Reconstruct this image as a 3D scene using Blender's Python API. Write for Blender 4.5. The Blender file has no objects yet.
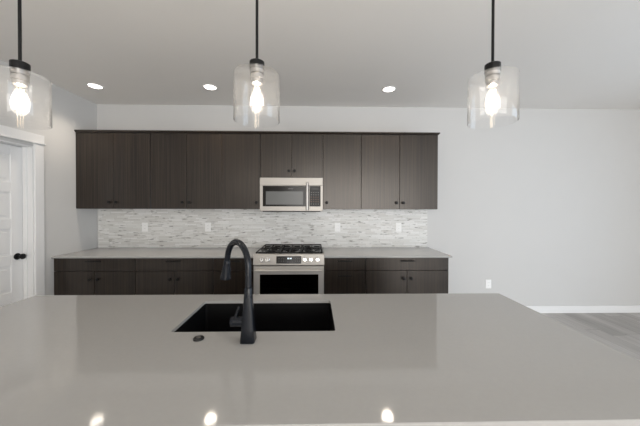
import bpy, bmesh, math, random
from mathutils import Vector, Matrix
random.seed(7)
S = bpy.context.scene
C = S.collection
PI = math.pi

# ------------------------------------------------------------------ camera
F_PX, YAW, PITCH, ROLL, SHIFT = 276.235, 0.0211, -0.0091, 0.0023, -5.7562
CAM = Vector((2.8757, -3.7449, 1.4911))
fw = Vector((math.sin(YAW) * math.cos(PITCH), math.cos(YAW) * math.cos(PITCH), math.sin(PITCH)))
rt = Vector((math.cos(YAW), -math.sin(YAW), 0))
up = rt.cross(fw)
r2 = rt * math.cos(ROLL) + up * math.sin(ROLL)
u2 = up * math.cos(ROLL) - rt * math.sin(ROLL)
cd = bpy.data.cameras.new('camera')
cd.sensor_width = 36
cd.lens = F_PX / 640 * 36
cd.shift_y = SHIFT / 640
cd.clip_start = 0.02
cam = bpy.data.objects.new('camera', cd)
C.objects.link(cam)
cam.matrix_world = Matrix(((r2.x, u2.x, -fw.x, CAM.x), (r2.y, u2.y, -fw.y, CAM.y), (r2.z, u2.z, -fw.z, CAM.z), (0, 0, 0, 1)))
S.camera = cam

# ------------------------------------------------------------------ world, daylight, exposure
w = bpy.data.worlds.new('world')
S.world = w
w.use_nodes = True
w.node_tree.nodes['Background'].inputs['Color'].default_value = (0.86, 0.92, 1.0, 1)
w.node_tree.nodes['Background'].inputs['Strength'].default_value = 1.0
S.view_settings.view_transform = 'Standard'
S.view_settings.look = 'None'
S.view_settings.exposure = 0.32
S.view_settings.gamma = 1.0
S.view_settings.use_curve_mapping = False
CEIL = 2.82
RX, RY = 7.9, -8.8            # right wall, rear wall


def area(name, loc, rot, sx, sy, power, col):
    l = bpy.data.lights.new(name, 'AREA')
    l.shape = 'RECTANGLE'
    l.size, l.size_y = sx, sy
    l.energy = power
    l.color = col
    o = bpy.data.objects.new(name, l)
    o.location = loc
    o.rotation_euler = rot
    C.objects.link(o)
    return o


area('daylight_right_window', (RX - 0.03, -3.9, 1.02), (0, PI / 2, 0), 1.9, 3.0, 62, (0.58, 0.77, 1.0))
area('daylight_rear_window', (4.5, RY + 0.03, 1.30), (PI / 2, 0, 0), 5.4, 2.4, 232, (1.0, 0.955, 0.90))
for x in (1.2, 3.2, 5.2):                      # unseen fill spots added behind the camera to brighten island and ceiling
    l = bpy.data.lights.new('added_fill_spot', 'SPOT')
    l.energy, l.color = 30, (1.0, 0.89, 0.77)
    l.spot_size, l.spot_blend, l.shadow_soft_size = math.radians(125), 0.8, 0.06
    o = bpy.data.objects.new('added_fill_spot', l)
    o.location = (x, -4.7, CEIL - 0.02)
    C.objects.link(o)

# ------------------------------------------------------------------ materials


def new_mat(name):
    m = bpy.data.materials.new(name)
    m.use_nodes = True
    return m, m.node_tree.nodes, m.node_tree.links


def mat(name, col, rough=0.5, metal=0.0, spec=0.5, var=0.06, scale=12.0, bump=0.0, bscale=200.0, coat=0.0, stretch=(1, 1, 1)):
    m, N, L = new_mat(name)
    b = N['Principled BSDF']
    tc = N.new('ShaderNodeTexCoord')
    mp = N.new('ShaderNodeMapping')
    mp.inputs['Scale'].default_value = stretch
    L.new(tc.outputs['Object'], mp.inputs['Vector'])
    nz = N.new('ShaderNodeTexNoise')
    nz.inputs['Scale'].default_value = scale
    nz.inputs['Detail'].default_value = 4
    L.new(mp.outputs[0], nz.inputs['Vector'])
    mx = N.new('ShaderNodeMix')
    mx.data_type = 'RGBA'
    mx.inputs[6].default_value = (*[c * (1 - var) for c in col], 1)
    mx.inputs[7].default_value = (*[min(1, c * (1 + var)) for c in col], 1)
    L.new(nz.outputs['Fac'], mx.inputs[0])
    L.new(mx.outputs[2], b.inputs['Base Color'])
    b.inputs['Roughness'].default_value = rough
    b.inputs['Metallic'].default_value = metal
    b.inputs['Specular IOR Level'].default_value = spec
    b.inputs['Coat Weight'].default_value = coat
    if bump:
        n2 = N.new('ShaderNodeTexNoise')
        n2.inputs['Scale'].default_value = bscale
        L.new(mp.outputs[0], n2.inputs['Vector'])
        bp = N.new('ShaderNodeBump')
        bp.inputs['Strength'].default_value = bump
        bp.inputs['Distance'].default_value = 0.002
        L.new(n2.outputs['Fac'], bp.inputs['Height'])
        L.new(bp.outputs[0], b.inputs['Normal'])
    return m


def emit(name, col, strength):
    m, N, L = new_mat(name)
    b = N['Principled BSDF']
    b.inputs['Base Color'].default_value = (*col, 1)
    b.inputs['Emission Color'].default_value = (*col, 1)
    b.inputs['Emission Strength'].default_value = strength
    return m


def math_node(N, L, op, a, b=None, c=None):
    n = N.new('ShaderNodeMath')
    n.operation = op
    for i, v in enumerate((a, b, c)):
        if v is None:
            continue
        if isinstance(v, (int, float)):
            n.inputs[i].default_value = v
        else:
            L.new(v, n.inputs[i])
    return n.outputs[0]


def thin_glass(name, ior=1.5, tint=(1, 1, 1), rough=0.0, white=0.0):
    m, N, L = new_mat(name)
    N.remove(N['Principled BSDF'])
    out = N['Material Output']
    tr = N.new('ShaderNodeBsdfTransparent')
    tr.inputs['Color'].default_value = (*tint, 1)
    gl = N.new('ShaderNodeBsdfGlossy')
    gl.inputs['Roughness'].default_value = rough
    # Schlick reflectance, the same from both sides of the thin sheet
    lw = N.new('ShaderNodeLayerWeight')
    lw.inputs['Blend'].default_value = 0.5
    f0 = ((ior - 1) / (ior + 1)) ** 2
    pw = math_node(N, L, 'POWER', lw.outputs['Facing'], 5.0)
    fac = math_node(N, L, 'MULTIPLY_ADD', pw, 1 - f0, f0)
    mx = N.new('ShaderNodeMixShader')
    L.new(fac, mx.inputs[0])
    L.new(tr.outputs[0], mx.inputs[1])
    L.new(gl.outputs[0], mx.inputs[2])
    last = mx
    if white:
        df = N.new('ShaderNodeBsdfTranslucent')
        df.inputs['Color'].default_value = (0.9, 0.9, 0.9, 1)
        m2 = N.new('ShaderNodeMixShader')
        m2.inputs[0].default_value = white
        L.new(mx.outputs[0], m2.inputs[1])
        L.new(df.outputs[0], m2.inputs[2])
        last = m2
    L.new(last.outputs[0], out.inputs['Surface'])
    return m


def wood(name, dark, light, rough=0.45):
    """straight vertical laminate grain"""
    m, N, L = new_mat(name)
    b = N['Principled BSDF']
    tc = N.new('ShaderNodeTexCoord')

    def layer(sx, sz, scale, detail):
        mp = N.new('ShaderNodeMapping')
        mp.inputs['Scale'].default_value = (sx, sx, sz)
        L.new(tc.outputs['Object'], mp.inputs['Vector'])
        nz = N.new('ShaderNodeTexNoise')
        nz.inputs['Scale'].default_value = scale
        nz.inputs['Detail'].default_value = detail
        L.new(mp.outputs[0], nz.inputs['Vector'])
        return nz
    a = layer(60, 0.7, 1.0, 5)
    c = layer(190, 2.0, 1.0, 3)
    ad = N.new('ShaderNodeMath')
    ad.operation = 'MULTIPLY_ADD'
    ad.inputs[1].default_value = 0.45
    L.new(c.outputs['Fac'], ad.inputs[0])
    ml = N.new('ShaderNodeMath')
    ml.operation = 'MULTIPLY'
    ml.inputs[1].default_value = 0.55
    L.new(a.outputs['Fac'], ml.inputs[0])
    L.new(ml.outputs[0], ad.inputs[2])
    rp = N.new('ShaderNodeValToRGB')
    rp.color_ramp.elements[0].position = 0.40
    rp.color_ramp.elements[1].position = 0.64
    rp.color_ramp.elements[0].color = (*dark, 1)
    rp.color_ramp.elements[1].color = (*light, 1)
    L.new(ad.outputs[0], rp.inputs[0])
    L.new(rp.outputs[0], b.inputs['Base Color'])
    b.inputs['Roughness'].default_value = rough
    b.inputs['Specular IOR Level'].default_value = 0.62
    b.inputs['Specular Tint'].default_value = (1.0, 0.95, 0.905, 1)
    return m


def mosaic(name):
    """linear stone mosaic in thin staggered courses"""
    m, N, L = new_mat(name)
    b = N['Principled BSDF']
    tc = N.new('ShaderNodeTexCoord')
    sp = N.new('ShaderNodeSeparateXYZ')
    L.new(tc.outputs['Object'], sp.inputs[0])
    M = lambda op, a, b=None, c=None: math_node(N, L, op, a, b, c)
    H, W = 0.0205, 0.135
    zr = M('DIVIDE', sp.outputs['Z'], H)
    row = M('FLOOR', zr)
    wr = N.new('ShaderNodeTexWhiteNoise')
    wr.noise_dimensions = '1D'
    L.new(row, wr.inputs['W'])
    sc = M('MULTIPLY_ADD', wr.outputs['Value'], 4.0, 5.2)       # tile length differs by course
    xc = M('MULTIPLY_ADD', sp.outputs['X'], sc, M('MULTIPLY', wr.outputs['Value'], 37.3))
    col = M('FLOOR', xc)
    cv = N.new('ShaderNodeCombineXYZ')
    L.new(row, cv.inputs[0])
    L.new(col, cv.inputs[1])
    wn = N.new('ShaderNodeTexWhiteNoise')
    wn.noise_dimensions = '2D'
    L.new(cv.outputs[0], wn.inputs['Vector'])
    rp = N.new('ShaderNodeValToRGB')
    rp.color_ramp.interpolation = 'CONSTANT'
    cols = [(0.0, (0.68, 0.675, 0.65)), (0.22, (0.74, 0.735, 0.715)), (0.45, (0.66, 0.65, 0.625)), (0.62, (0.78, 0.775, 0.76)), (0.80, (0.62, 0.61, 0.585)), (0.90, (0.71, 0.71, 0.69))]
    e = rp.color_ramp.elements
    e[0].position, e[0].color = 0.0, (*cols[0][1], 1)
    e[1].position, e[1].color = cols[1][0], (*cols[1][1], 1)
    for p, c in cols[2:]:
        k = e.new(p)
        k.color = (*c, 1)
    L.new(wn.outputs['Value'], rp.inputs[0])
    # veins: short dark dashes along the courses
    mp = N.new('ShaderNodeMapping')
    mp.inputs['Scale'].default_value = (9, 1, 60)
    L.new(tc.outputs['Object'], mp.inputs['Vector'])
    nz = N.new('ShaderNodeTexNoise')
    nz.inputs['Scale'].default_value = 1.0
    nz.inputs['Detail'].default_value = 3
    L.new(mp.outputs[0], nz.inputs['Vector'])
    vr = N.new('ShaderNodeMapRange')
    vr.inputs['From Min'].default_value = 0.575
    vr.inputs['From Max'].default_value = 0.65
    L.new(nz.outputs['Fac'], vr.inputs['Value'])
    # a few tiles hold a dark vein, most do not
    sep = N.new('ShaderNodeSeparateColor')
    L.new(wn.outputs['Color'], sep.inputs[0])
    pick = M('GREATER_THAN', sep.outputs[1], 0.30)
    vein = M('MULTIPLY', M('MULTIPLY', vr.outputs[0], pick), 0.75)
    mx = N.new('ShaderNodeMix')
    mx.data_type = 'RGBA'
    L.new(vein, mx.inputs[0])
    L.new(rp.outputs[0], mx.inputs[6])
    mx.inputs[7].default_value = (0.12, 0.108, 0.095, 1)
    # grout
    fz = M('FRACT', zr)
    fx = M('FRACT', xc)
    gz = M('LESS_THAN', fz, 0.07)
    gx = M('LESS_THAN', fx, 0.014)
    g = M('MAXIMUM', gz, gx)
    m2 = N.new('ShaderNodeMix')
    m2.data_type = 'RGBA'
    L.new(g, m2.inputs[0])
    L.new(mx.outputs[2], m2.inputs[6])
    m2.inputs[7].default_value = (0.52, 0.515, 0.50, 1)
    L.new(m2.outputs[2], b.inputs['Base Color'])
    b.inputs['Roughness'].default_value = 0.35
    bp = N.new('ShaderNodeBump')
    bp.inputs['Strength'].default_value = 0.25
    bp.inputs['Distance'].default_value = 0.002
    L.new(M('SUBTRACT', wn.outputs['Value'], g), bp.inputs['Height'])
    L.new(bp.outputs[0], b.inputs['Normal'])
    return m


def planks(name):
    m, N, L = new_mat(name)
    b = N['Principled BSDF']
    tc = N.new('ShaderNodeTexCoord')
    sp = N.new('ShaderNodeSeparateXYZ')
    L.new(tc.outputs['Object'], sp.inputs[0])
    M = lambda op, a, b=None, c=None: math_node(N, L, op, a, b, c)
    xr = M('DIVIDE', sp.outputs['X'], 0.18)
    row = M('FLOOR', xr)
    wr = N.new('ShaderNodeTexWhiteNoise')
    wr.noise_dimensions = '1D'
    L.new(row, wr.inputs['W'])
    yr = M('ADD', M('DIVIDE', sp.outputs['Y'], 1.22), wr.outputs['Value'])
    cv = N.new('ShaderNodeCombineXYZ')
    L.new(row, cv.inputs[0])
    L.new(M('FLOOR', yr), cv.inputs[1])
    wn = N.new('ShaderNodeTexWhiteNoise')
    wn.noise_dimensions = '2D'
    L.new(cv.outputs[0], wn.inputs['Vector'])
    mp = N.new('ShaderNodeMapping')
    mp.inputs['Scale'].default_value = (28, 1.6, 1)
    L.new(tc.outputs['Object'], mp.inputs['Vector'])
    va = N.new('ShaderNodeVectorMath')
    L.new(mp.outputs[0], va.inputs[0])
    L.new(wn.outputs['Color'], va.inputs[1])
    nz = N.new('ShaderNodeTexNoise')
    nz.inputs['Scale'].default_value = 1
    nz.inputs['Detail'].default_value = 6
    L.new(va.outputs[0], nz.inputs['Vector'])
    f = M('MULTIPLY_ADD', wn.outputs['Value'], 0.35, M('MULTIPLY', nz.outputs['Fac'], 0.65))
    rp = N.new('ShaderNodeValToRGB')
    rp.color_ramp.elements[0].position = 0.25
    rp.color_ramp.elements[0].color = (0.26, 0.24, 0.225, 1)
    rp.color_ramp.elements[1].position = 0.75
    rp.color_ramp.elements[1].color = (0.48, 0.455, 0.43, 1)
    L.new(f, rp.inputs[0])
    gap = M('MAXIMUM', M('LESS_THAN', M('FRACT', xr), 0.012), M('LESS_THAN', M('FRACT', yr), 0.003))
    mx = N.new('ShaderNodeMix')
    mx.data_type = 'RGBA'
    L.new(gap, mx.inputs[0])
    L.new(rp.outputs[0], mx.inputs[6])
    mx.inputs[7].default_value = (0.10, 0.09, 0.085, 1)
    L.new(mx.outputs[2], b.inputs['Base Color'])
    b.inputs['Roughness'].default_value = 0.38
    return m


M_WALL = mat('wall_paint', (0.60, 0.595, 0.585), 0.75, var=0.01, scale=3, bump=0.05, bscale=260)
M_CEIL = mat('ceiling_paint', (0.87, 0.845, 0.81), 0.85, var=0.01, scale=3, bump=0.06, bscale=180)
M_TRIM = mat('white_trim_paint', (0.80, 0.80, 0.80), 0.4, var=0.01)
M_FLOOR = planks('grey_wood_plank')
M_CAB = wood('dark_laminate', (0.0045, 0.003, 0.0022), (0.034, 0.0235, 0.017), 0.31)
M_CABIN = mat('cabinet_shadow_gap', (0.02, 0.018, 0.016), 0.6)
M_QUARTZ = mat('grey_quartz', (0.395, 0.39, 0.38), 0.06, var=0.025, scale=60, spec=0.5)
M_TILE = mosaic('linear_stone_mosaic')
M_STEEL = mat('stainless_steel', (0.40, 0.38, 0.355), 0.45, 0.65, var=0.03, scale=4, stretch=(1, 1, 60))
M_DOORST = mat('brushed_door_steel', (0.56, 0.535, 0.50), 0.42, 0.5, var=0.03, scale=4, stretch=(1, 1, 60))
M_STEELD = mat('dark_steel', (0.20, 0.195, 0.19), 0.35, 1.0, var=0.03)
M_KNOBS = mat('bright_steel_knob', (0.74, 0.73, 0.71), 0.25, 0.8, var=0.02)
M_HANDLE = mat('polished_steel_bar', (0.22, 0.215, 0.21), 0.3, 1.0, var=0.03)
M_BLACK = mat('matte_black_metal', (0.006, 0.006, 0.0065), 0.42, 0.0, spec=0.3, var=0.1)
M_FAUCET = mat('black_faucet_finish', (0.006, 0.0075, 0.011), 0.26, 0.0, spec=0.3, var=0.08)
M_SINK = mat('black_composite', (0.0035, 0.0035, 0.004), 0.5, spec=0.15, var=0.2, scale=300)
M_IRON = mat('cast_iron', (0.009, 0.009, 0.009), 0.6, spec=0.3, var=0.15, scale=90, bump=0.2, bscale=300)
M_ENAMEL = mat('black_enamel', (0.012, 0.012, 0.013), 0.18, var=0.1)
M_BGLASS = mat('black_appliance_glass', (0.008, 0.0075, 0.0075), 0.08, spec=0.12, var=0.05)
M_MWIN = mat('grey_mesh_window', (0.125, 0.128, 0.126), 0.25, spec=0.35, var=0.04, scale=900)
M_FRAMEG = mat('dark_window_border', (0.016, 0.015, 0.014), 0.15, spec=0.2, var=0.05)
M_MARK = mat('pale_print', (0.20, 0.195, 0.19), 0.5)
M_MARKO = mat('amber_print', (0.20, 0.11, 0.07), 0.5)
M_WHITE = mat('white_plastic', (0.90, 0.90, 0.89), 0.35, var=0.01)
M_SLOT = mat('outlet_slot', (0.12, 0.12, 0.12), 0.5)
M_SOCKET = mat('satin_nickel_socket', (0.42, 0.41, 0.40), 0.38, 0.85, var=0.03)
M_GLASS = thin_glass('clear_glass', 1.5, (0.995, 0.995, 0.995), 0.0, 0.014)
M_PANE = thin_glass('window_pane', 1.5, (0.97, 0.985, 0.98))
M_OVENGL = thin_glass('smoked_oven_glass', 1.5, (0.25, 0.25, 0.25))
M_BULB = thin_glass('bulb_glass', 1.45, (1, 0.98, 0.94), 0.0, 0.03)
M_FIL = emit('glowing_filament', (1.0, 0.84, 0.62), 14)
M_LENS = emit('lit_downlight_lens', (1.0, 0.95, 0.88), 6)
M_DISP = emit('lit_clock_digits', (0.75, 0.85, 0.9), 1.2)

# ------------------------------------------------------------------ builders
ORIG = {}


def box(bm, x0, x1, y0, y1, z0, z1, bev=0.0, seg=1):
    vs = [bm.verts.new((x, y, z)) for x in (x0, x1) for y in (y0, y1) for z in (z0, z1)]
    f = [(0, 1, 3, 2), (4, 6, 7, 5), (0, 4, 5, 1), (2, 3, 7, 6), (0, 2, 6, 4), (1, 5, 7, 3)]
    fs = [bm.faces.new([vs[i] for i in q]) for q in f]
    if bev:
        es = {e for q in fs for e in q.edges}
        bmesh.ops.bevel(bm, geom=list(es), offset=bev, segments=seg, profile=0.5, affect='EDGES')


def frame_of(d):
    d = Vector(d).normalized()
    a = Vector((0, 0, 1)) if abs(d.z) < 0.9 else Vector((1, 0, 0))
    u = d.cross(a).normalized()
    return d, u, d.cross(u).normalized()


def lathe(bm, prof, origin=(0, 0, 0), axis=(0, 0, 1), n=32, cap=True):
    """prof: list of (radius, height along axis)"""
    d, u, v = frame_of(axis)
    o = Vector(origin)
    rings = []
    for r, h in prof:
        if r < 1e-6:
            rings.append([bm.verts.new(o + d * h)])
        else:
            rings.append([bm.verts.new(o + d * h + (u * math.cos(2 * PI * k / n) + v * math.sin(2 * PI * k / n)) * r) for k in range(n)])
    for a, b in zip(rings, rings[1:]):
        for k in range(n):
            k2 = (k + 1) % n
            if len(a) == 1 and len(b) == 1:
                continue
            if len(a) == 1:
                bm.faces.new((a[0], b[k], b[k2]))
            elif len(b) == 1:
                bm.faces.new((a[k], b[0], a[k2]))
            else:
                bm.faces.new((a[k], b[k], b[k2], a[k2]))
    if cap:
        for r_ in (rings[0], rings[-1]):
            if len(r_) > 2:
                bm.faces.new(r_)


def cyl(bm, p0, p1, r, r1=None, n=20):
    p0, p1 = Vector(p0), Vector(p1)
    lathe(bm, [(r, 0), (r if r1 is None else r1, (p1 - p0).length)], p0, p1 - p0, n)


def tube(bm, pts, r, n=14, radii=None):
    pts = [Vector(p) for p in pts]
    rings = []
    t0 = (pts[1] - pts[0]).normalized()
    _, u, v = frame_of(t0)
    for i, p in enumerate(pts):
        t = (pts[min(i + 1, len(pts) - 1)] - pts[max(i - 1, 0)]).normalized()
        u = (u - t * u.dot(t)).normalized()
        v = t.cross(u)
        q = radii[i] if radii else r
        rings.append([bm.verts.new(p + (u * math.cos(2 * PI * k / n) + v * math.sin(2 * PI * k / n)) * q) for k in range(n)])
    for a, b in zip(rings, rings[1:]):
        for k in range(n):
            bm.faces.new((a[k], b[k], b[(k + 1) % n], a[(k + 1) % n]))
    bm.faces.new(rings[0])
    bm.faces.new(rings[-1])


def obj(name, bm, m, parent=None, label=None, smooth=None):
    """link a bmesh (world coordinates) as one mesh object, child of parent"""
    o0 = ORIG.get(parent.name, Vector()) if parent else Vector()
    bmesh.ops.recalc_face_normals(bm, faces=bm.faces)
    bmesh.ops.translate(bm, verts=bm.verts, vec=-o0)
    me = bpy.data.meshes.new(name)
    bm.to_mesh(me)
    bm.free()
    me.materials.append(m)
    if smooth is not None:
        me.polygons.foreach_set('use_smooth', [True] * len(me.polygons))
        me.set_sharp_from_angle(angle=math.radians(smooth))
    o = bpy.data.objects.new(name, me)
    C.objects.link(o)
    if parent:
        o.parent = parent
        ORIG[o.name] = o0
    if label:
        o['label'] = label
    return o


def boxobj(name, dims, m, parent=None, bev=0.0, label=None, seg=1):
    bm = bmesh.new()
    box(bm, *dims, bev=bev, seg=seg)
    return obj(name, bm, m, parent, label)


def thing(name, label, cat, loc=(0, 0, 0), group=None):
    o = bpy.data.objects.new(name, None)
    o.empty_display_size = 0.1
    C.objects.link(o)
    o.location = loc
    ORIG[o.name] = Vector(loc)
    o['label'] = label
    o['category'] = cat
    if group:
        o['group'] = group
    return o


def tag(o, label, cat, group=None):
    o['label'] = label
    o['category'] = cat
    if group:
        o['group'] = group
    return o


def struct(name, bm, m, parent=None):
    o = obj(name, bm, m, parent)
    if not parent:
        o['kind'] = 'structure'
    return o


def sbox(name, boxes, m, parent=None, bev=0.0):
    bm = bmesh.new()
    for b in boxes:
        box(bm, *b, bev=bev)
    return struct(name, bm, m, parent)


def dup(root, loc, label):
    def cp(o, par):
        c = o.copy()
        C.objects.link(c)
        if par:
            c.parent = par
        for ch in list(o.children):
            if ch.name in C.objects:
                cp(ch, c)
        return c
    r = cp(root, None)
    r.location = loc
    r['label'] = label
    return r


# ------------------------------------------------------------------ the room
T = 0.14
sbox('floor', [(-1.2, RX + T, RY - T, T, -0.1, 0.0)], M_FLOOR)
sbox('ceiling', [(-T, RX + T, RY - T, T, CEIL, CEIL + 0.1)], M_CEIL)
sbox('wall_back', [(-T, RX + T, 0.0, T, 0, CEIL)], M_WALL)
DY0, DY1, DH = -0.835, -1.625, 2.085           # pantry door opening in the left wall
sbox('wall_left', [(-T, 0, DY0, 0, 0, CEIL), (-T, 0, RY, DY1, 0, CEIL), (-T, 0, DY1, DY0, DH, CEIL)], M_WALL)
WY0, WY1, WZ0, WZ1 = -5.4, -2.4, 0.0, 2.08
sbox('wall_right', [(RX, RX + T, WY1, 0, 0, CEIL), (RX, RX + T, RY, WY0, 0, CEIL), (RX, RX + T, WY0, WY1, 0, WZ0), (RX, RX + T, WY0, WY1, WZ1, CEIL)], M_WALL)
GX0, GX1, GZ = 1.7, 7.3, 2.55
sbox('wall_rear', [(-T, GX0, RY - T, RY, 0, CEIL), (GX1, RX + T, RY - T, RY, 0, CEIL), (GX0, GX1, RY - T, RY, GZ, CEIL)], M_WALL)


def window(name, along, a0, a1, z0, z1, at, n):
    """frame with mullions (n lights wide) in a wall opening; along 'x' or 'y'"""
    bm = bmesh.new()
    fwd = 0.06
    def bar(p0, p1, q0, q1):
        if along == 'x':
            box(bm, p0, p1, at - fwd, at, q0, q1, 0.004)
        else:
            box(bm, at, at + fwd, p0, p1, q0, q1, 0.004)
    bar(a0, a1, z0, z0 + 0.06)
    bar(a0, a1, z1 - 0.06, z1)
    for k in range(n + 1):
        c = a0 + 0.03 + (a1 - a0 - 0.06) * k / n
        bar(c - 0.03, c + 0.03, z0 + 0.06, z1 - 0.06)
    f = struct(name, bm, M_TRIM)
    bm = bmesh.new()
    if along == 'x':
        box(bm, a0 + .01, a1 - .01, at - 0.035, at - 0.029, z0 + .01, z1 - .01)
    else:
        box(bm, at + 0.029, at + 0.035, a0 + .01, a1 - .01, z0 + .01, z1 - .01)
    struct('pane', bm, M_PANE, f)


window('window_1', 'y', WY0, WY1, WZ0, WZ1, RX + 0.04, 3)
window('window_2', 'x', GX0, GX1, 0.0, GZ, RY - 0.04, 4)


def baseboard(name, dims_list):
    bm = bmesh.new()
    for d in dims_list:
        box(bm, *d, bev=0.004)
    struct(name, bm, M_TRIM)


baseboard('baseboard_back', [(4.421, RX - .001, -0.016, -0.0005, 0.0, 0.1)])
baseboard('baseboard_left', [(0.0005, 0.016, RY, DY1 - 0.095, 0.0, 0.1)])
baseboard('baseboard_right', [(RX - 0.016, RX - .0005, RY, -0.017, 0.0, 0.1)])

# door casing with a plain head board and a thin fillet under it
bm = bmesh.new()
box(bm, 0.0005, 0.019, DY0 - 0.004, DY0 + 0.092, 0, 2.115, 0.003)
box(bm, 0.0005, 0.019, DY1 - 0.092, DY1 + 0.004, 0, 2.115, 0.003)
box(bm, 0.0005, 0.030, DY1 - 0.105, DY0 + 0.108, 2.115, 2.132, 0.004)
box(bm, 0.0005, 0.022, DY1 - 0.094, DY0 + 0.096, 2.132, 2.215, 0.003)
struct('trim_1', bm, M_TRIM)
# jambs lining the opening, with the stop bead
sbox('trim_2', [(-T, 0.0004, DY0 - 0.012, DY0 - 0.0002, 0, DH - 0.012), (-T, 0.0004, DY1 + 0.0002, DY1 + 0.012, 0, DH - 0.012), (-T, 0.0004, DY1 + .0002, DY0 - .0002, DH - 0.012, DH - 0.0002),
                (-0.088, -0.050, DY0 - 0.024, DY0 - 0.012, 0, DH - 0.012), (-0.088, -0.050, DY1 + 0.012, DY1 + 0.024, 0, DH - 0.012)], M_TRIM)

# the panel door, set back in its jambs
dy0, dy1 = DY0 - 0.015, DY1 + 0.015
XF = -0.092
bm = bmesh.new()
box(bm, XF - 0.036, XF - 0.012, dy1, dy0, 0.01, 2.068)
st = 0.115
PZ = [0.262, 0.624, 0.986, 1.348, 1.710]
PHT = 0.262
box(bm, XF - 0.013, XF, dy0 - st, dy0, 0.01, 2.068, 0.003)
box(bm, XF - 0.013, XF, dy1, dy1 + st, 0.01, 2.068, 0.003)
zz = 0.01
for z in PZ + [None]:
    box(bm, XF - 0.013, XF, dy1 + st - .002, dy0 - st + .002, zz, z if z else 2.068, 0.003)
    zz = (z or 0) + PHT
for z in PZ:                                   # raised field of each panel
    box(bm, XF - 0.013, XF - 0.005, dy1 + st + 0.03, dy0 - st - 0.03, z + 0.03, z + PHT - 0.03, 0.004)
dr = struct('door_1', bm, M_TRIM)
ky, kz = dy0 - 0.062, 0.965
bm = bmesh.new()
lathe(bm, [(0, 0.0005), (0.033, 0.0005), (0.033, 0.006), (0.028, 0.010), (0.012, 0.012), (0.012, 0.034), (0.020, 0.040), (0.027, 0.050), (0.028, 0.058), (0.024, 0.066), (0.012, 0.070), (0, 0.071)], (XF, ky, kz), (1, 0, 0), 28, False)
obj('door_knob', bm, M_BLACK, dr, 'matte black round knob on its rose', 40)

# ------------------------------------------------------------------ tiled backsplash
tag(boxobj('tile_backsplash', (0.004, 4.420, -0.010, -0.0005, 0.9145, 1.4345), M_TILE), 'pale grey and white linear stone mosaic backsplash between the worktops and the upper cabinets', 'backsplash')

# ------------------------------------------------------------------ cabinets
GAP = 0.0022


def knob(parent, x, y, z):
    bm = bmesh.new()
    lathe(bm, [(0.008, 0.0), (0.008, 0.012), (0.015, 0.017), (0.018, 0.022), (0.017, 0.027), (0.009, 0.030), (0, 0.0305)], (x, y, z), (0, -1, 0), 20, False)
    obj('knob', bm, M_BLACK, parent, 'small round black knob', 40)


def pull(parent, x, y, z, length=0.165):
    bm = bmesh.new()
    for s in (-1, 1):
        cyl(bm, (x + s * length * 0.38, y, z), (x + s * length * 0.38, y - 0.028, z), 0.0045, n=12)
    cyl(bm, (x - length / 2, y - 0.028, z), (x + length / 2, y - 0.028, z), 0.006, n=14)
    obj('bar_pull', bm, M_BLACK, parent, 'slim black bar pull', 40)


def front(name, parent, x0, x1, yf, z0, z1):
    return boxobj(name, (x0 + GAP, x1 - GAP, yf, yf + 0.019, z0 + GAP, z1 - GAP), M_CAB, parent, 0.0012)


def carcass(parent, x0, x1, y0, z0, z1):
    t = 0.016
    x0 += .0004
    x1 -= .0004
    sbm = bmesh.new()
    box(sbm, x0, x0 + t, y0, -0.011, z0, z1)
    box(sbm, x1 - t, x1, y0, -0.011, z0, z1)
    box(sbm, x0 + t, x1 - t, y0, -0.011, z0, z0 + t)
    box(sbm, x0 + t, x1 - t, y0, -0.011, z1 - t, z1)
    box(sbm, x0 + t, x1 - t, -0.019, -0.011, z0 + t, z1 - t)
    box(sbm, x0 + t, x1 - t, y0 + 0.001, y0 + 0.012, z0 + t, z1 - t)
    return obj('carcass', sbm, M_CAB, parent)


UZ0, UZ1, UY = 1.4356, 2.362, -0.335


def upper(label, x0, x1, z0, doors, knobs):
    t = thing('wall_cabinet', label, 'cabinet', ((x0 + x1) / 2, -0.17, z0), 'dark upper cabinets on the back wall')
    carcass(t, x0, x1, UY + 0.0205, z0, UZ1)
    n = doors
    for k in range(n):
        a, b = x0 + (x1 - x0) * k / n, x0 + (x1 - x0) * (k + 1) / n
        d = front('door', t, a, b, UY, z0, UZ1)
        knob(d, knobs[k], UY, z0 + (0.082 if z0 < 1.6 else 0.085))
    return t


WX = -0.014                   # face of the left wall
for o in ('wall_left', 'trim_1', 'trim_2', 'door_1', 'baseboard_left'):
    bpy.data.objects[o].location.x = WX
XL, X1, X2, X3, X4, X5, X6 = WX + .001, 0.883, 1.745, 2.214, 2.984, 3.458, 4.415
c1, c2, c3, c6 = (XL + X1) / 2, (X1 + X2) / 2, (X3 + X4) / 2, (X5 + X6) / 2
upper('dark two-door upper cabinet against the left side wall', XL, X1, UZ0, 2, (c1 - .042, c1 + .042))
upper('dark two-door upper cabinet second from the left side wall', X1, X2, UZ0, 2, (c2 - .042, c2 + .042))
upper('dark single-door upper cabinet just left of the microwave', X2, X3, UZ0, 1, (X3 - .045,))
upper('short dark two-door upper cabinet directly above the microwave', X3, X4, 1.820, 2, (c3 - .034, c3 + .034))
upper('dark single-door upper cabinet just right of the microwave', X4, X5, UZ0, 1, (X4 + .045,))
upper('dark two-door upper cabinet at the right end of the row', X5, X6, UZ0, 2, (c6 - .042, c6 + .042))
bm = bmesh.new()
prof = [(-0.012, 2.3625), (-0.340, 2.3625), (-0.345, 2.370), (-0.352, 2.376), (-0.352, 2.388), (-0.012, 2.388)]
L_, R_ = [], []
for y, z in prof:
    e = max(0, -0.335 - y)
    L_.append(bm.verts.new((XL, y, z)))
    R_.append(bm.verts.new((X6 + .001 + e, y, z)))
bm.faces.new(L_)
bm.faces.new(R_)
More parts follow.
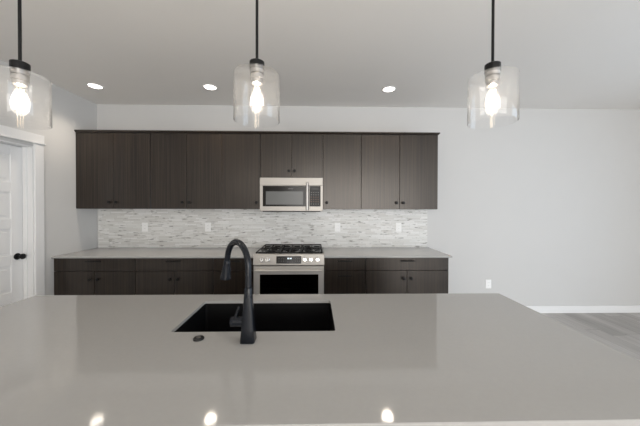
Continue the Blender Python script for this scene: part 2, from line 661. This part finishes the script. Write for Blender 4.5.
for k in range(len(prof)):
    bm.faces.new((L_[k], L_[(k + 1) % 6], R_[(k + 1) % 6], R_[k]))
tag(obj('cabinet_crown', bm, M_CAB), 'thin dark moulding running along the top of all the upper cabinets', 'moulding')

BY = -0.625
BZ0, BZ1, BZM = 0.105, 0.8935, 0.745


def base(label, x0, x1, kind):
    t = thing('base_cabinet', label, 'cabinet', ((x0 + x1) / 2, -0.31, 0), 'dark base cabinets along the back wall')
    carcass(t, x0, x1, BY + 0.0205, BZ0, BZ1)
    boxobj('toe_kick', (x0 + .0004, x1 - .0004, -0.555, -0.535, 0.0, BZ0 - .0002), M_CAB, t)
    c = (x0 + x1) / 2
    top = front('drawer', t, x0, x1, BY, BZM, BZ1 - 0.003)
    pull(top, c, BY, 0.856)
    if kind == 'drawers':
        for a, b in ((0.425, BZM), (BZ0, 0.425)):
            d = front('drawer', t, x0, x1, BY, a, b)
            pull(d, c, BY, b - 0.056)
    elif kind == 'two':
        for a, b, k in ((x0, c, c - 0.043), (c, x1, c + 0.043)):
            d = front('door', t, a, b, BY, BZ0, BZM)
            knob(d, k, BY, 0.655)
    else:
        d = front('door', t, x0, x1, BY, BZ0, BZM)
        knob(d, x1 - .045, BY, 0.655)


base('dark base cabinet with one wide drawer over two doors against the left side wall', XL, X1, 'two')
base('dark base cabinet with one wide drawer over two doors, second from the left side wall', X1, X2, 'two')
base('narrow dark base cabinet left of the range, behind the faucet spout', X2, 2.205, 'one')
base('narrow dark stack of drawers just right of the range', 2.990, X5, 'drawers')
base('dark base cabinet with drawer over two doors at the right end of the row', X5, X6, 'two')

CT = 0.020
for lab, a, b in (('grey quartz worktop on the base cabinets left of the range', XL, 2.2055), ('grey quartz worktop on the base cabinets right of the range', 2.9895, 4.442)):
    tag(boxobj('worktop', (a, b, -0.655, -0.0005, 0.914 - CT, 0.914), M_QUARTZ, None, 0.002), lab, 'worktop', 'back wall worktops')

# ------------------------------------------------------------------ gas range
t = thing('gas_range', 'stainless steel slide-in gas range with black grates between the base cabinets', 'range', (2.597, -0.35, 0))
rx0, rx1 = 2.211, 2.984
bm = bmesh.new()
box(bm, rx0, rx0 + .02, -0.655, -0.03, 0.09, 0.905)
box(bm, rx1 - .02, rx1, -0.655, -0.03, 0.09, 0.905)
box(bm, rx0 + .02, rx1 - .02, -0.05, -0.03, 0.09, 0.905)
box(bm, rx0 + .02, rx1 - .02, -0.655, -0.05, 0.09, 0.30)
box(bm, rx0 + .02, rx1 - .02, -0.655, -0.05, 0.79, 0.905)
obj('body', bm, M_STEELD, t)
for px in (rx0 + .06, rx1 - .06):
    for py in (-0.58, -0.10):
        bm = bmesh.new()
        cyl(bm, (px, py, 0), (px, py, 0.09), 0.02, n=16)
        obj('levelling_foot', bm, M_BLACK, t, None, 40)
boxobj('cooktop', (rx0, rx1, -0.665, -0.02, 0.9055, 0.926), M_STEEL, t, 0.004)
bm = bmesh.new()
box(bm, rx0 + .008, rx1 - .008, -0.655, -0.03, 0.926, 0.929, 0.001)
obj('burner_tray', bm, M_ENAMEL, t)
for bx, by, r in ((rx0 + .16, -0.20, 0.036), (rx0 + .16, -0.47, 0.045), ((rx0 + rx1) / 2, -0.33, 0.05), (rx1 - .16, -0.20, 0.036), (rx1 - .16, -0.47, 0.045)):
    bm = bmesh.new()
    lathe(bm, [(r + .014, 0), (r + .014, 0.006), (r, 0.008), (r, 0.014), (r - .004, 0.018), (0, 0.018)], (bx, by, 0.929), (0, 0, 1), 24, True)
    obj('burner', bm, M_IRON, t, None, 40)
gw = (rx1 - rx0 - 0.020) / 3
for k in range(3):
    g0 = rx0 + 0.010 + gw * k + 0.002
    g1 = g0 + gw - 0.004
    bm = bmesh.new()
    zt, hw = 0.962, 0.0055
    ya, yb = -0.652, -0.035
    for x in (g0 + hw, g1 - hw):
        box(bm, x - hw, x + hw, ya, yb, zt - 0.014, zt, 0.002)
    for y in (ya + hw, (ya + yb) / 2, yb - hw):
        box(bm, g0, g1, y - hw, y + hw, zt - 0.014, zt - .0005, 0.002)
    gm = (g0 + g1) / 2
    box(bm, gm - hw, gm + hw, ya, yb, zt - 0.013, zt + .0005, 0.002)
    for y in (-0.20, -0.47):
        for s in (-1, 1):
            box(bm, gm + s * 0.028 - (0.07 if s < 0 else 0), gm + s * 0.028 + (0.07 if s > 0 else 0), y - hw, y + hw, zt - 0.013, zt + .001, 0.002)
    for x in (g0 + hw, g1 - hw):
        for y in (ya + 0.012, yb - 0.012):
            cyl(bm, (x, y, 0.929), (x, y, zt - 0.01), 0.006, n=10)
    obj('grate', bm, M_IRON, t)
# sloped control panel
bm = bmesh.new()
pts = [(-0.655, 0.826), (-0.700, 0.826), (-0.697, 0.830), (-0.676, 0.945), (-0.668, 0.950), (-0.640, 0.950), (-0.640, 0.9265), (-0.6655, 0.9265), (-0.6655, 0.8265)]
pts = [(-0.657, 0.824), (-0.704, 0.824), (-0.706, 0.829), (-0.688, 0.940), (-0.682, 0.946), (-0.6670, 0.946), (-0.6670, 0.905), (-0.657, 0.905)]
A = [bm.verts.new((rx0 - .004, y, z)) for y, z in pts]
B = [bm.verts.new((rx1 + .004, y, z)) for y, z in pts]
bm.faces.new(A)
bm.faces.new(B)
for k in range(len(pts)):
    bm.faces.new((A[k], A[(k + 1) % len(pts)], B[(k + 1) % len(pts)], B[k]))
cp = obj('control_panel', bm, M_STEEL, t)
nrm = Vector((0, -0.111, 0.018 * 1.0)).normalized()


def on_panel(z):
    return -0.706 + 0.018 * (z - 0.829) / 0.111


dz0, dz1 = 0.842, 0.922
bm = bmesh.new()
q = []
for z, o_ in ((dz0, 0.002), (dz1, 0.002), (dz1, -0.004), (dz0, -0.004)):
    q.append((on_panel(z) - o_, z))
A = [bm.verts.new((2.460, y, z)) for y, z in q]
B = [bm.verts.new((2.735, y, z)) for y, z in q]
bm.faces.new(A)
bm.faces.new(B)
for k in range(4):
    bm.faces.new((A[k], A[(k + 1) % 4], B[(k + 1) % 4], B[k]))
dp = obj('display', bm, M_FRAMEG, cp, 'black glass display panel')
bm = bmesh.new()
for k in range(4):
    x = 2.583 + k * 0.011 + (0.005 if k > 1 else 0)
    box(bm, x, x + 0.007, on_panel(0.897) - 0.0032, on_panel(0.897) - 0.0018, 0.891, 0.904)
obj('clock', bm, M_DISP, cp, 'small lit clock')
for x, z, w_ in [(x, z, 0.010) for x in (2.485, 2.510, 2.535, 2.665, 2.69, 2.71) for z in (0.868, 0.893)] + [(2.58 + k * .025, 0.858, 0.012) for k in range(3)]:
    boxobj('touch_mark', (x, x + w_, on_panel(z) - 0.0030, on_panel(z) - 0.0018, z, z + 0.003), M_MARK, dp)
for x in (2.303, 2.362, 2.776, 2.842, 2.912):
    bm = bmesh.new()
    z = 0.885
    lathe(bm, [(0.027, 0.0), (0.027, 0.004), (0.0225, 0.007), (0.021, 0.030), (0.019, 0.034), (0, 0.034)], (x, on_panel(z) - 0.0003, z), nrm, 28, True)
    kb = obj('control_knob', bm, M_KNOBS, cp, None, 40)
    c0 = Vector((x, on_panel(z), z)) + nrm * 0.0345
    bm = bmesh.new()
    box(bm, x - .003, x + .003, c0.y - .001, c0.y + .004, z - 0.002, z + 0.024)
    obj('pointer', bm, M_STEELD, kb)
# oven door with a window opening
oy0, oy1 = -0.700, -0.660
ow0, ow1, oz0, oz1 = 2.279, 2.925, 0.360, 0.722
bm = bmesh.new()
dz0, dz1 = 0.235, 0.812
box(bm, rx0, ow0, oy0, oy1, dz0, dz1)
box(bm, ow1, rx1, oy0, oy1, dz0, dz1)
box(bm, ow0, ow1, oy0, oy1, dz0, oz0)
box(bm, ow0, ow1, oy0, oy1, oz1, dz1)
od = obj('oven_door', bm, M_DOORST, t)
boxobj('window', (ow0, ow1, oy0 + .003, oy0 + .009, oz0, oz1), M_OVENGL, od, 0, 'dark smoked glass oven window')
bm = bmesh.new()
for x in (rx0 + .06, rx1 - .06):
    box(bm, x - .012, x + .012, -0.748, -0.699, 0.760, 0.784, 0.004)
cyl(bm, (rx0 + .022, -0.748, 0.774), (rx1 - .022, -0.748, 0.774), 0.0125, n=20)
obj('handle', bm, M_DOORST, od, 'round stainless bar handle', 40)
# cavity lining and rack
bm = bmesh.new()
box(bm, rx0 + .0205, rx1 - .0205, -0.058, -0.052, 0.301, 0.789)
box(bm, rx0 + .0205, rx0 + .026, -0.650, -0.058, 0.301, 0.789)
box(bm, rx1 - .026, rx1 - .0205, -0.650, -0.058, 0.301, 0.789)
box(bm, rx0 + .026, rx1 - .026, -0.650, -0.058, 0.301, 0.306)
box(bm, rx0 + .026, rx1 - .026, -0.650, -0.058, 0.784, 0.789)
obj('oven_cavity', bm, M_ENAMEL, t)
for zr in (0.615, 0.54):
    bm = bmesh.new()
    for y in (-0.62, -0.10):
        cyl(bm, (rx0 + .03, y, zr), (rx1 - .03, y, zr), 0.0035, n=8)
    for k in range(13):
        x = rx0 + .05 + k * (rx1 - rx0 - .10) / 12
        cyl(bm, (x, -0.62, zr + .002), (x, -0.10, zr + .002), 0.002, n=6)
    obj('oven_rack', bm, M_STEEL, t)
boxobj('warming_drawer', (rx0, rx1, -0.700, -0.660, 0.095, 0.230), M_DOORST, t, 0.003)

# ------------------------------------------------------------------ microwave
t = thing('microwave', 'stainless steel over-the-range microwave under the short upper cabinet', 'microwave', (2.6, -0.2, 1.41))
mx0, mx1, mz0, mz1 = 2.2165, 2.9815, 1.413, 1.8185
my = -0.385
boxobj('body', (mx0, mx1, -0.350, -0.011, mz0, mz1), M_STEELD, t, 0.002)
boxobj('vent_panel', (mx0, mx1, my, -0.3505, 1.7255, mz1), M_STEEL, t, 0.003, 'brushed steel strip above the door')
dxr = 2.808
bm = bmesh.new()
box(bm, mx0, dxr, my, -0.3505, mz0, 1.725, 0.003)
md = obj('door', bm, M_STEEL, t)
boxobj('window_border', (2.253, 2.776, my - .002, my + .002, 1.470, 1.719), M_FRAMEG, md, 0.001, 'black glass border')
boxobj('window', (2.291, 2.742, my - .0028, my, 1.492, 1.652), M_MWIN, md, 0.0004, 'grey mesh window')
bm = bmesh.new()
for k in range(6):
    x = 2.560 + k * 0.0105
    box(bm, x, x + 0.007, my - .0026, my - .0015, 1.680, 1.688)
obj('emblem', bm, M_MARK, md, 'tiny pale lettering above the window')
bm = bmesh.new()
for z in (1.455, 1.735):
    box(bm, 2.784, 2.802, my - .035, my + .001, z - .010, z + .010, 0.003)
box(bm, 2.780, 2.806, my - .047, my - .032, 1.425, 1.765, 0.005)
obj('handle', bm, M_HANDLE, md, 'vertical steel bar handle')
boxobj('control_panel', (dxr + .002, mx1, my, -0.3505, mz0, 1.725), M_STEEL, t, 0.003)
kp = boxobj('keypad', (2.818, 2.953, my - .002, my + .002, 1.470, 1.719), M_BGLASS, t, 0.001, 'black glass keypad')
boxobj('display', (2.845, 2.93, my - .0032, my - .001, 1.672, 1.698), M_FRAMEG, kp)
for r_ in range(6):
    for c_ in range(4):
        z = 1.640 - r_ * 0.028
        x = 2.836 + c_ * 0.028
        boxobj('button', (x, x + 0.010, my - .0030, my - .001, z - 0.005, z + 0.004), M_MARKO if 1 < r_ < 5 else M_MARK, kp)
bm = bmesh.new()
box(bm, mx0 + .03, mx1 - .03, -0.36, -0.05, mz0 - .010, mz0 - .0003, 0.002)
obj('underside_grille', bm, M_BLACK, t)

# ------------------------------------------------------------------ island
IX0, IX1, IY0, IY1 = 1.115, 4.088, -3.026, -1.963
SX0, SX1, SY0, SY1 = 2.227, 2.974, -2.488, -2.085
IZ = 0.914
IT, IE = 0.015, 0.040      # slab thickness, mitred edge height
# slab with the sink cut-out
bm = bmesh.new()
rc = 0.012
hole = []
for cx_, cy_, a0 in ((SX1 - rc, SY1 - rc, 0), (SX0 + rc, SY1 - rc, 90), (SX0 + rc, SY0 + rc, 180), (SX1 - rc, SY0 + rc, 270)):
    for k in range(5):
        a = math.radians(a0 + k * 22.5)
        hole.append((cx_ + rc * math.cos(a), cy_ + rc * math.sin(a)))
b_ = 0.003
def loop(z, ins, pts=None):
    if pts:
        return [bm.verts.new((x, y, z)) for x, y in pts]
    return [bm.verts.new((x, y, z)) for x, y in ((IX1 - ins, IY1 - ins), (IX0 + ins, IY1 - ins), (IX0 + ins, IY0 + ins), (IX1 - ins, IY0 + ins))]
ot, om, oe, oi, ob_ = loop(IZ, b_), loop(IZ - b_, 0), loop(IZ - IE, 0), loop(IZ - IE, 0.02), loop(IZ - IT, 0.02)
ht, hb = loop(IZ, 0, hole), loop(IZ - IT, 0, hole)
for a, b in ((ot, om), (om, oe), (oe, oi), (oi, ob_), (ht, hb)):
    n = len(a)
    for k in range(n):
        bm.faces.new((a[k], a[(k + 1) % n], b[(k + 1) % n], b[k]))
for o_, h_ in ((ot, ht), (ob_, hb)):
    for q in range(4):
        nq = (q + 1) % 4
        bm.faces.new([o_[q]] + [h_[q * 5 + k] for k in range(5)])
        bm.faces.new([o_[q], h_[q * 5 + 4], h_[(nq * 5) % 20], o_[nq]])
tag(obj('island_worktop', bm, M_QUARTZ), 'large polished grey quartz island worktop with a sink cut-out in the foreground', 'worktop')

t = thing('kitchen_island', 'dark island base cabinet carrying the big grey worktop', 'island', (2.6, -2.3, 0))
bm = bmesh.new()
ix0, ix1, iy0, iy1, izt = IX0 + 0.03, IX1 - 0.03, -2.66, -2.02, IZ - IT - .0005
box(bm, ix0, ix0 + .02, iy0, iy1, 0, izt)
box(bm, ix1 - .02, ix1, iy0, iy1, 0, izt)
box(bm, ix0 + .02, ix1 - .02, iy0, iy0 + .02, 0, izt)
box(bm, ix0 + .02, ix1 - .02, iy1 - .02, iy1, 0.1, izt)
box(bm, ix0 + .02, ix1 - .02, iy0 + .02, iy1 - .02, 0.1, 0.12)
obj('carcass', bm, M_CAB, t)
edges = [ix0, 1.68, 2.19, 2.605, 3.02, 3.53, ix1]
for a, b in zip(edges, edges[1:]):
    d = boxobj('door', (a + GAP, b - GAP, iy1 + .0005, iy1 + .0195, 0.11, izt - .006), M_CAB, t, 0.0012)
    bm = bmesh.new()
    lathe(bm, [(0.007, 0.0), (0.007, 0.012), (0.013, 0.017), (0.0155, 0.022), (0.0145, 0.027), (0, 0.0305)], (b - .045, iy1 + .0195, 0.80), (0, 1, 0), 16, False)
    obj('knob', bm, M_BLACK, d, None, 40)

# undermount sink: a shell with rounded corners
t = thing('sink', 'black undermount sink bowl set into the island worktop', 'sink', ((SX0 + SX1) / 2, (SY0 + SY1) / 2, 0.66))
bm = bmesh.new()


def rrect(x0, x1, y0, y1, r, z, n=6):
    p = []
    for cx_, cy_, a0 in ((x1 - r, y1 - r, 0), (x0 + r, y1 - r, 90), (x0 + r, y0 + r, 180), (x1 - r, y0 + r, 270)):
        for k in range(n):
            a = math.radians(a0 + 90 * k / (n - 1))
            p.append(bm.verts.new((cx_ + r * math.cos(a), cy_ + r * math.sin(a), z)))
    return p


zr = IZ - IT - .0006
e = 0.004
R1 = rrect(SX0 - .022, SX1 + .022, SY0 - .022, SY1 + .022, .02, zr)
R2 = rrect(SX0 - e, SX1 + e, SY0 - e, SY1 + e, .016, zr)
R3 = rrect(SX0 + .004, SX1 - .004, SY0 + .004, SY1 - .004, .02, 0.70)
R4 = rrect(SX0 + .03, SX1 - .03, SY0 + .03, SY1 - .03, .03, 0.672)
Q1 = rrect(SX0 - .022, SX1 + .022, SY0 - .022, SY1 + .022, .02, zr - .010)
Q2 = rrect(SX0 - .012, SX1 + .012, SY0 - .012, SY1 + .012, .02, zr - .012)
Q3 = rrect(SX0 - .008, SX1 + .008, SY0 - .008, SY1 + .008, .02, 0.662)
for a, b in ((R1, R2), (R2, R3), (R3, R4), (R1, Q1), (Q1, Q2), (Q2, Q3)):
    n = len(a)
    for k in range(n):
        bm.faces.new((a[k], a[(k + 1) % n], b[(k + 1) % n], b[k]))
bm.faces.new(R4)
bm.faces.new(Q3)
obj('bowl', bm, M_SINK, t, None, 35)
bm = bmesh.new()
lathe(bm, [(0.055, 0.0), (0.055, 0.003), (0.042, 0.003), (0.036, -0.001 + .002), (0, 0.001)], ((SX0 + SX1) / 2, (SY0 + SY1) / 2 + .05, 0.6725), (0, 0, 1), 28, False)
obj('drain', bm, M_BLACK, t, 'round black drain', 40)

# faucet
FX, FY = 2.598, -2.573
t = thing('kitchen_faucet', 'tall matte black pull-down faucet standing at the near edge of the sink', 'faucet', (FX, FY, IZ))
bm = bmesh.new()
rings = []
for z, h in ((0.0003, 0.0300), (0.003, 0.0305), (0.06, 0.0255), (0.13, 0.0205), (0.20, 0.0172), (0.222, 0.0165), (0.226, 0.0150)):
    ring = []
    rr = h * (0.35 if z < 0.2 else 0.8)
    for cx_, cy_, a0 in ((1, 1, 0), (-1, 1, 90), (-1, -1, 180), (1, -1, 270)):
        for k in range(6):
            a = math.radians(a0 + 18 * k)
            ring.append(bm.verts.new((FX + cx_ * (h - rr) + rr * math.cos(a), FY + cy_ * (h - rr) + rr * math.sin(a), IZ + z)))
    rings.append(ring)
for a, b in zip(rings, rings[1:]):
    n = len(a)
    for k in range(n):
        bm.faces.new((a[k], a[(k + 1) % n], b[(k + 1) % n], b[k]))
bm.faces.new(rings[0])
bm.faces.new(rings[-1])
fb = obj('base', bm, M_FAUCET, t, 'square tapering base column', 35)
dirv = Vector((-0.141, 0.155, 0)).normalized()
R = 0.0995
zc = 1.223
pts = [Vector((FX, FY, IZ + 0.222)), Vector((FX, FY, 1.18))]
for k in range(25):
    a = math.radians(172 * k / 24)
    pts.append(Vector((FX, FY, zc)) + dirv * (R - R * math.cos(a)) + Vector((0, 0, R * math.sin(a))))
end, tan = pts[-1], (pts[-1] - pts[-2]).normalized()
pts.append(end + tan * 0.012)
bm = bmesh.new()
tube(bm, pts, 0.0135, 18)
obj('neck', bm, M_FAUCET, t, 'round gooseneck', 50)
bm = bmesh.new()
lathe(bm, [(0.0145, 0), (0.0155, 0.003), (0.0165, 0.015), (0.020, 0.048), (0.0262, 0.083), (0.0265, 0.088), (0.021, 0.090), (0, 0.089)], end + tan * 0.0125, tan, 26, True)
obj('spray_head', bm, M_FAUCET, t, 'flared pull-down spray head', 40)
bm = bmesh.new()
cyl(bm, (FX - 0.022, FY, 0.996), (FX - 0.073, FY, 0.996), 0.0195, n=24)
hs = obj('handle', bm, M_FAUCET, t, 'stubby side handle', 40)
bm = bmesh.new()
tube(bm, [(FX - .056, FY + .004, 1.008), (FX - .052, FY + .014, 1.026), (FX - .046, FY + .028, 1.048)], 0.006, 12, [0.007, 0.006, 0.0055])
obj('lever', bm, M_FAUCET, hs, 'thin lever', 50)

# air switch
t = thing('air_switch', 'small round black push button on the worktop left of the faucet', 'button', (2.382, -2.556, IZ))
bm = bmesh.new()
lathe(bm, [(0.0225, 0.0003), (0.0225, 0.005), (0.020, 0.008), (0.0125, 0.008)], (2.382, -2.556, IZ), (0, 0, 1), 28, True)
obj('collar', bm, M_BLACK, t, None, 40)
bm = bmesh.new()
lathe(bm, [(0.0095, 0.0081), (0.0095, 0.011), (0.007, 0.013), (0, 0.0135)], (2.382, -2.556, IZ), (0, 0, 1), 20, False)
obj('push_button', bm, M_STEELD, t, 'grey centre button', 40)

# ------------------------------------------------------------------ outlets


def outlet(label, x, y, z):
    t = thing('wall_outlet', label, 'outlet', (x, y, z), 'white wall outlets')
    boxobj('cover_plate', (x - .039, x + .039, y - .006, y - .0004, z - .060, z + .060), M_WHITE, t, 0.002)
    for s in (-1, 1):
        zc_ = z + s * 0.0195
        rc_ = boxobj('receptacle', (x - .0165, x + .0165, y - .0075, y - .0055, zc_ - .014, zc_ + .014), M_WHITE, t, 0.0008)
        bm = bmesh.new()
        for dx, h in ((-.0065, .0045), (.0065, .0035)):
            box(bm, x + dx - .001, x + dx + .001, y - .0079, y - .0074, zc_ + .001 - h, zc_ + .001 + h)
        obj('slots', bm, M_SLOT, rc_)
    return t


o1 = outlet('white outlet on the backsplash nearest the left side wall', 0.618, -0.010, 1.188)
dup(o1, (1.452, -0.010, 1.188), 'white outlet on the backsplash left of the range, nearer the faucet')
dup(o1, (3.192, -0.010, 1.188), 'white outlet on the backsplash just right of the range')
dup(o1, (4.024, -0.010, 1.188), 'white outlet on the backsplash near its right end')
dup(o1, (5.275, 0.0, 0.405), 'white outlet low on the bare wall right of the base cabinets')

# ------------------------------------------------------------------ recessed ceiling lights
t = thing('recessed_light', 'round lit downlight in the ceiling, leftmost near the left side wall', 'ceiling light', (0.412, -0.575, CEIL), 'recessed ceiling downlights')
lx, ly = 0.412, -0.575
bm = bmesh.new()
lathe(bm, [(0.080, -0.0004), (0.079, -0.004), (0.066, -0.006), (0.062, -0.001)], (lx, ly, CEIL), (0, 0, 1), 36, False)
obj('trim_ring', bm, M_WHITE, t, None, 40)
bm = bmesh.new()
lathe(bm, [(0.0615, -0.0006), (0.0615, -0.003), (0, -0.0035)], (lx, ly, CEIL), (0, 0, 1), 36, False)
obj('lens', bm, M_LENS, t, 'glowing white lens')
ld = bpy.data.lights.new('downlight_lamp', 'SPOT')
ld.energy = 22
ld.color = (1.0, 0.87, 0.72)
ld.spot_size = math.radians(125)
ld.spot_blend = 0.8
ld.shadow_soft_size = 0.06
lo = bpy.data.objects.new('downlight_lamp', ld)
C.objects.link(lo)
lo.parent = t
lo.location = (0, 0, -0.02)
dup(t, (1.695, -0.580, CEIL), 'round lit downlight in the ceiling between the left and middle pendant lamps')
dup(t, (3.731, -0.580, CEIL), 'round lit downlight in the ceiling right of the middle pendant lamp')


# ------------------------------------------------------------------ pendants
PY = -2.49


def pendant(label, px, dz):
    t = thing('pendant_lamp', label, 'pendant lamp', (px, PY, CEIL), 'clear glass pendants over the island')
    bm = bmesh.new()
    lathe(bm, [(0.062, -0.0004), (0.062, -0.016), (0.056, -0.022), (0, -0.022)], (px, PY, CEIL), (0, 0, 1), 32, True)
    obj('canopy', bm, M_BLACK, t, None, 40)
    bm = bmesh.new()
    cyl(bm, (px, PY, 2.126 + dz), (px, PY, CEIL - .021), 0.0062, n=14)
    obj('stem', bm, M_BLACK, t, None, 50)
    bm = bmesh.new()
    lathe(bm, [(0, 2.130), (0.028, 2.130), (0.0325, 2.127), (0.033, 2.122), (0.033, 2.090), (0, 2.090)], (px, PY, dz), (0, 0, 1), 32, False)
    obj('cap', bm, M_BLACK, t, None, 40)
    bm = bmesh.new()
    lathe(bm, [(0.031, 2.0897), (0.031, 2.0735), (0.0235, 2.0732), (0.0235, 2.0690), (0.030, 2.0688), (0.030, 2.050), (0.025, 2.047), (0.0245, 2.030), (0.016, 2.026), (0, 2.026)], (px, PY, dz), (0, 0, 1), 28, True)
    obj('socket', bm, M_SOCKET, t, 'grey metal lamp socket', 40)
    # glass: flat shoulder and open-bottomed cylinder with wall thickness
    GR, GT, GB, th = 0.1015, 2.073, 1.860, 0.003
    bm = bmesh.new()
    prof = [(0.024, GT), (GR - .005, GT), (GR - .0015, GT - .0012), (GR, GT - .005), (GR, GB + .002), (GR - .0015, GB), (GR - th, GB + .002), (GR - th, GT - .006), (GR - th - .001, GT - .004), (GR - th - .003, GT - th), (0.024, GT - th), (0.024, GT)]
    lathe(bm, prof, (px, PY, dz), (0, 0, 1), 64, False)
    bmesh.ops.remove_doubles(bm, verts=bm.verts, dist=1e-5)
    obj('glass_shade', bm, M_GLASS, t, 'clear glass cylinder shade open below', 40)
    bm = bmesh.new()
    lathe(bm, [(0.013, 2.0258), (0.014, 2.016), (0.022, 1.992), (0.030, 1.962), (0.0315, 1.944), (0.028, 1.922), (0.018, 1.904), (0, 1.896)], (px, PY, dz), (0, 0, 1), 28, True)
    bl = obj('bulb', bm, M_BULB, t, 'clear glass bulb', 60)
    bm = bmesh.new()
    for k in range(4):
        a = PI / 4 + k * PI / 2
        cyl(bm, (px + .010 * math.cos(a), PY + .010 * math.sin(a), 2.010 + dz), (px + .013 * math.cos(a), PY + .013 * math.sin(a), 1.925 + dz), 0.0020, n=8)
    obj('filament', bm, M_FIL, bl, 'glowing filament')
    ld = bpy.data.lights.new('bulb_light', 'POINT')
    ld.energy = 3.5
    ld.color = (1.0, 0.91, 0.80)
    ld.shadow_soft_size = 0.012
    lo = bpy.data.objects.new('bulb_light', ld)
    C.objects.link(lo)
    lo.parent = t
    lo.location = (0, 0, 1.955 + dz - CEIL)


pendant('middle glass cylinder pendant lamp hanging in front of the dark upper cabinets', 2.617, 0.005)
pendant('left glass cylinder pendant lamp hanging nearest the white panel door', 1.574, -0.013)
pendant('right glass cylinder pendant lamp hanging in front of the bare wall', 3.692, 0.008)
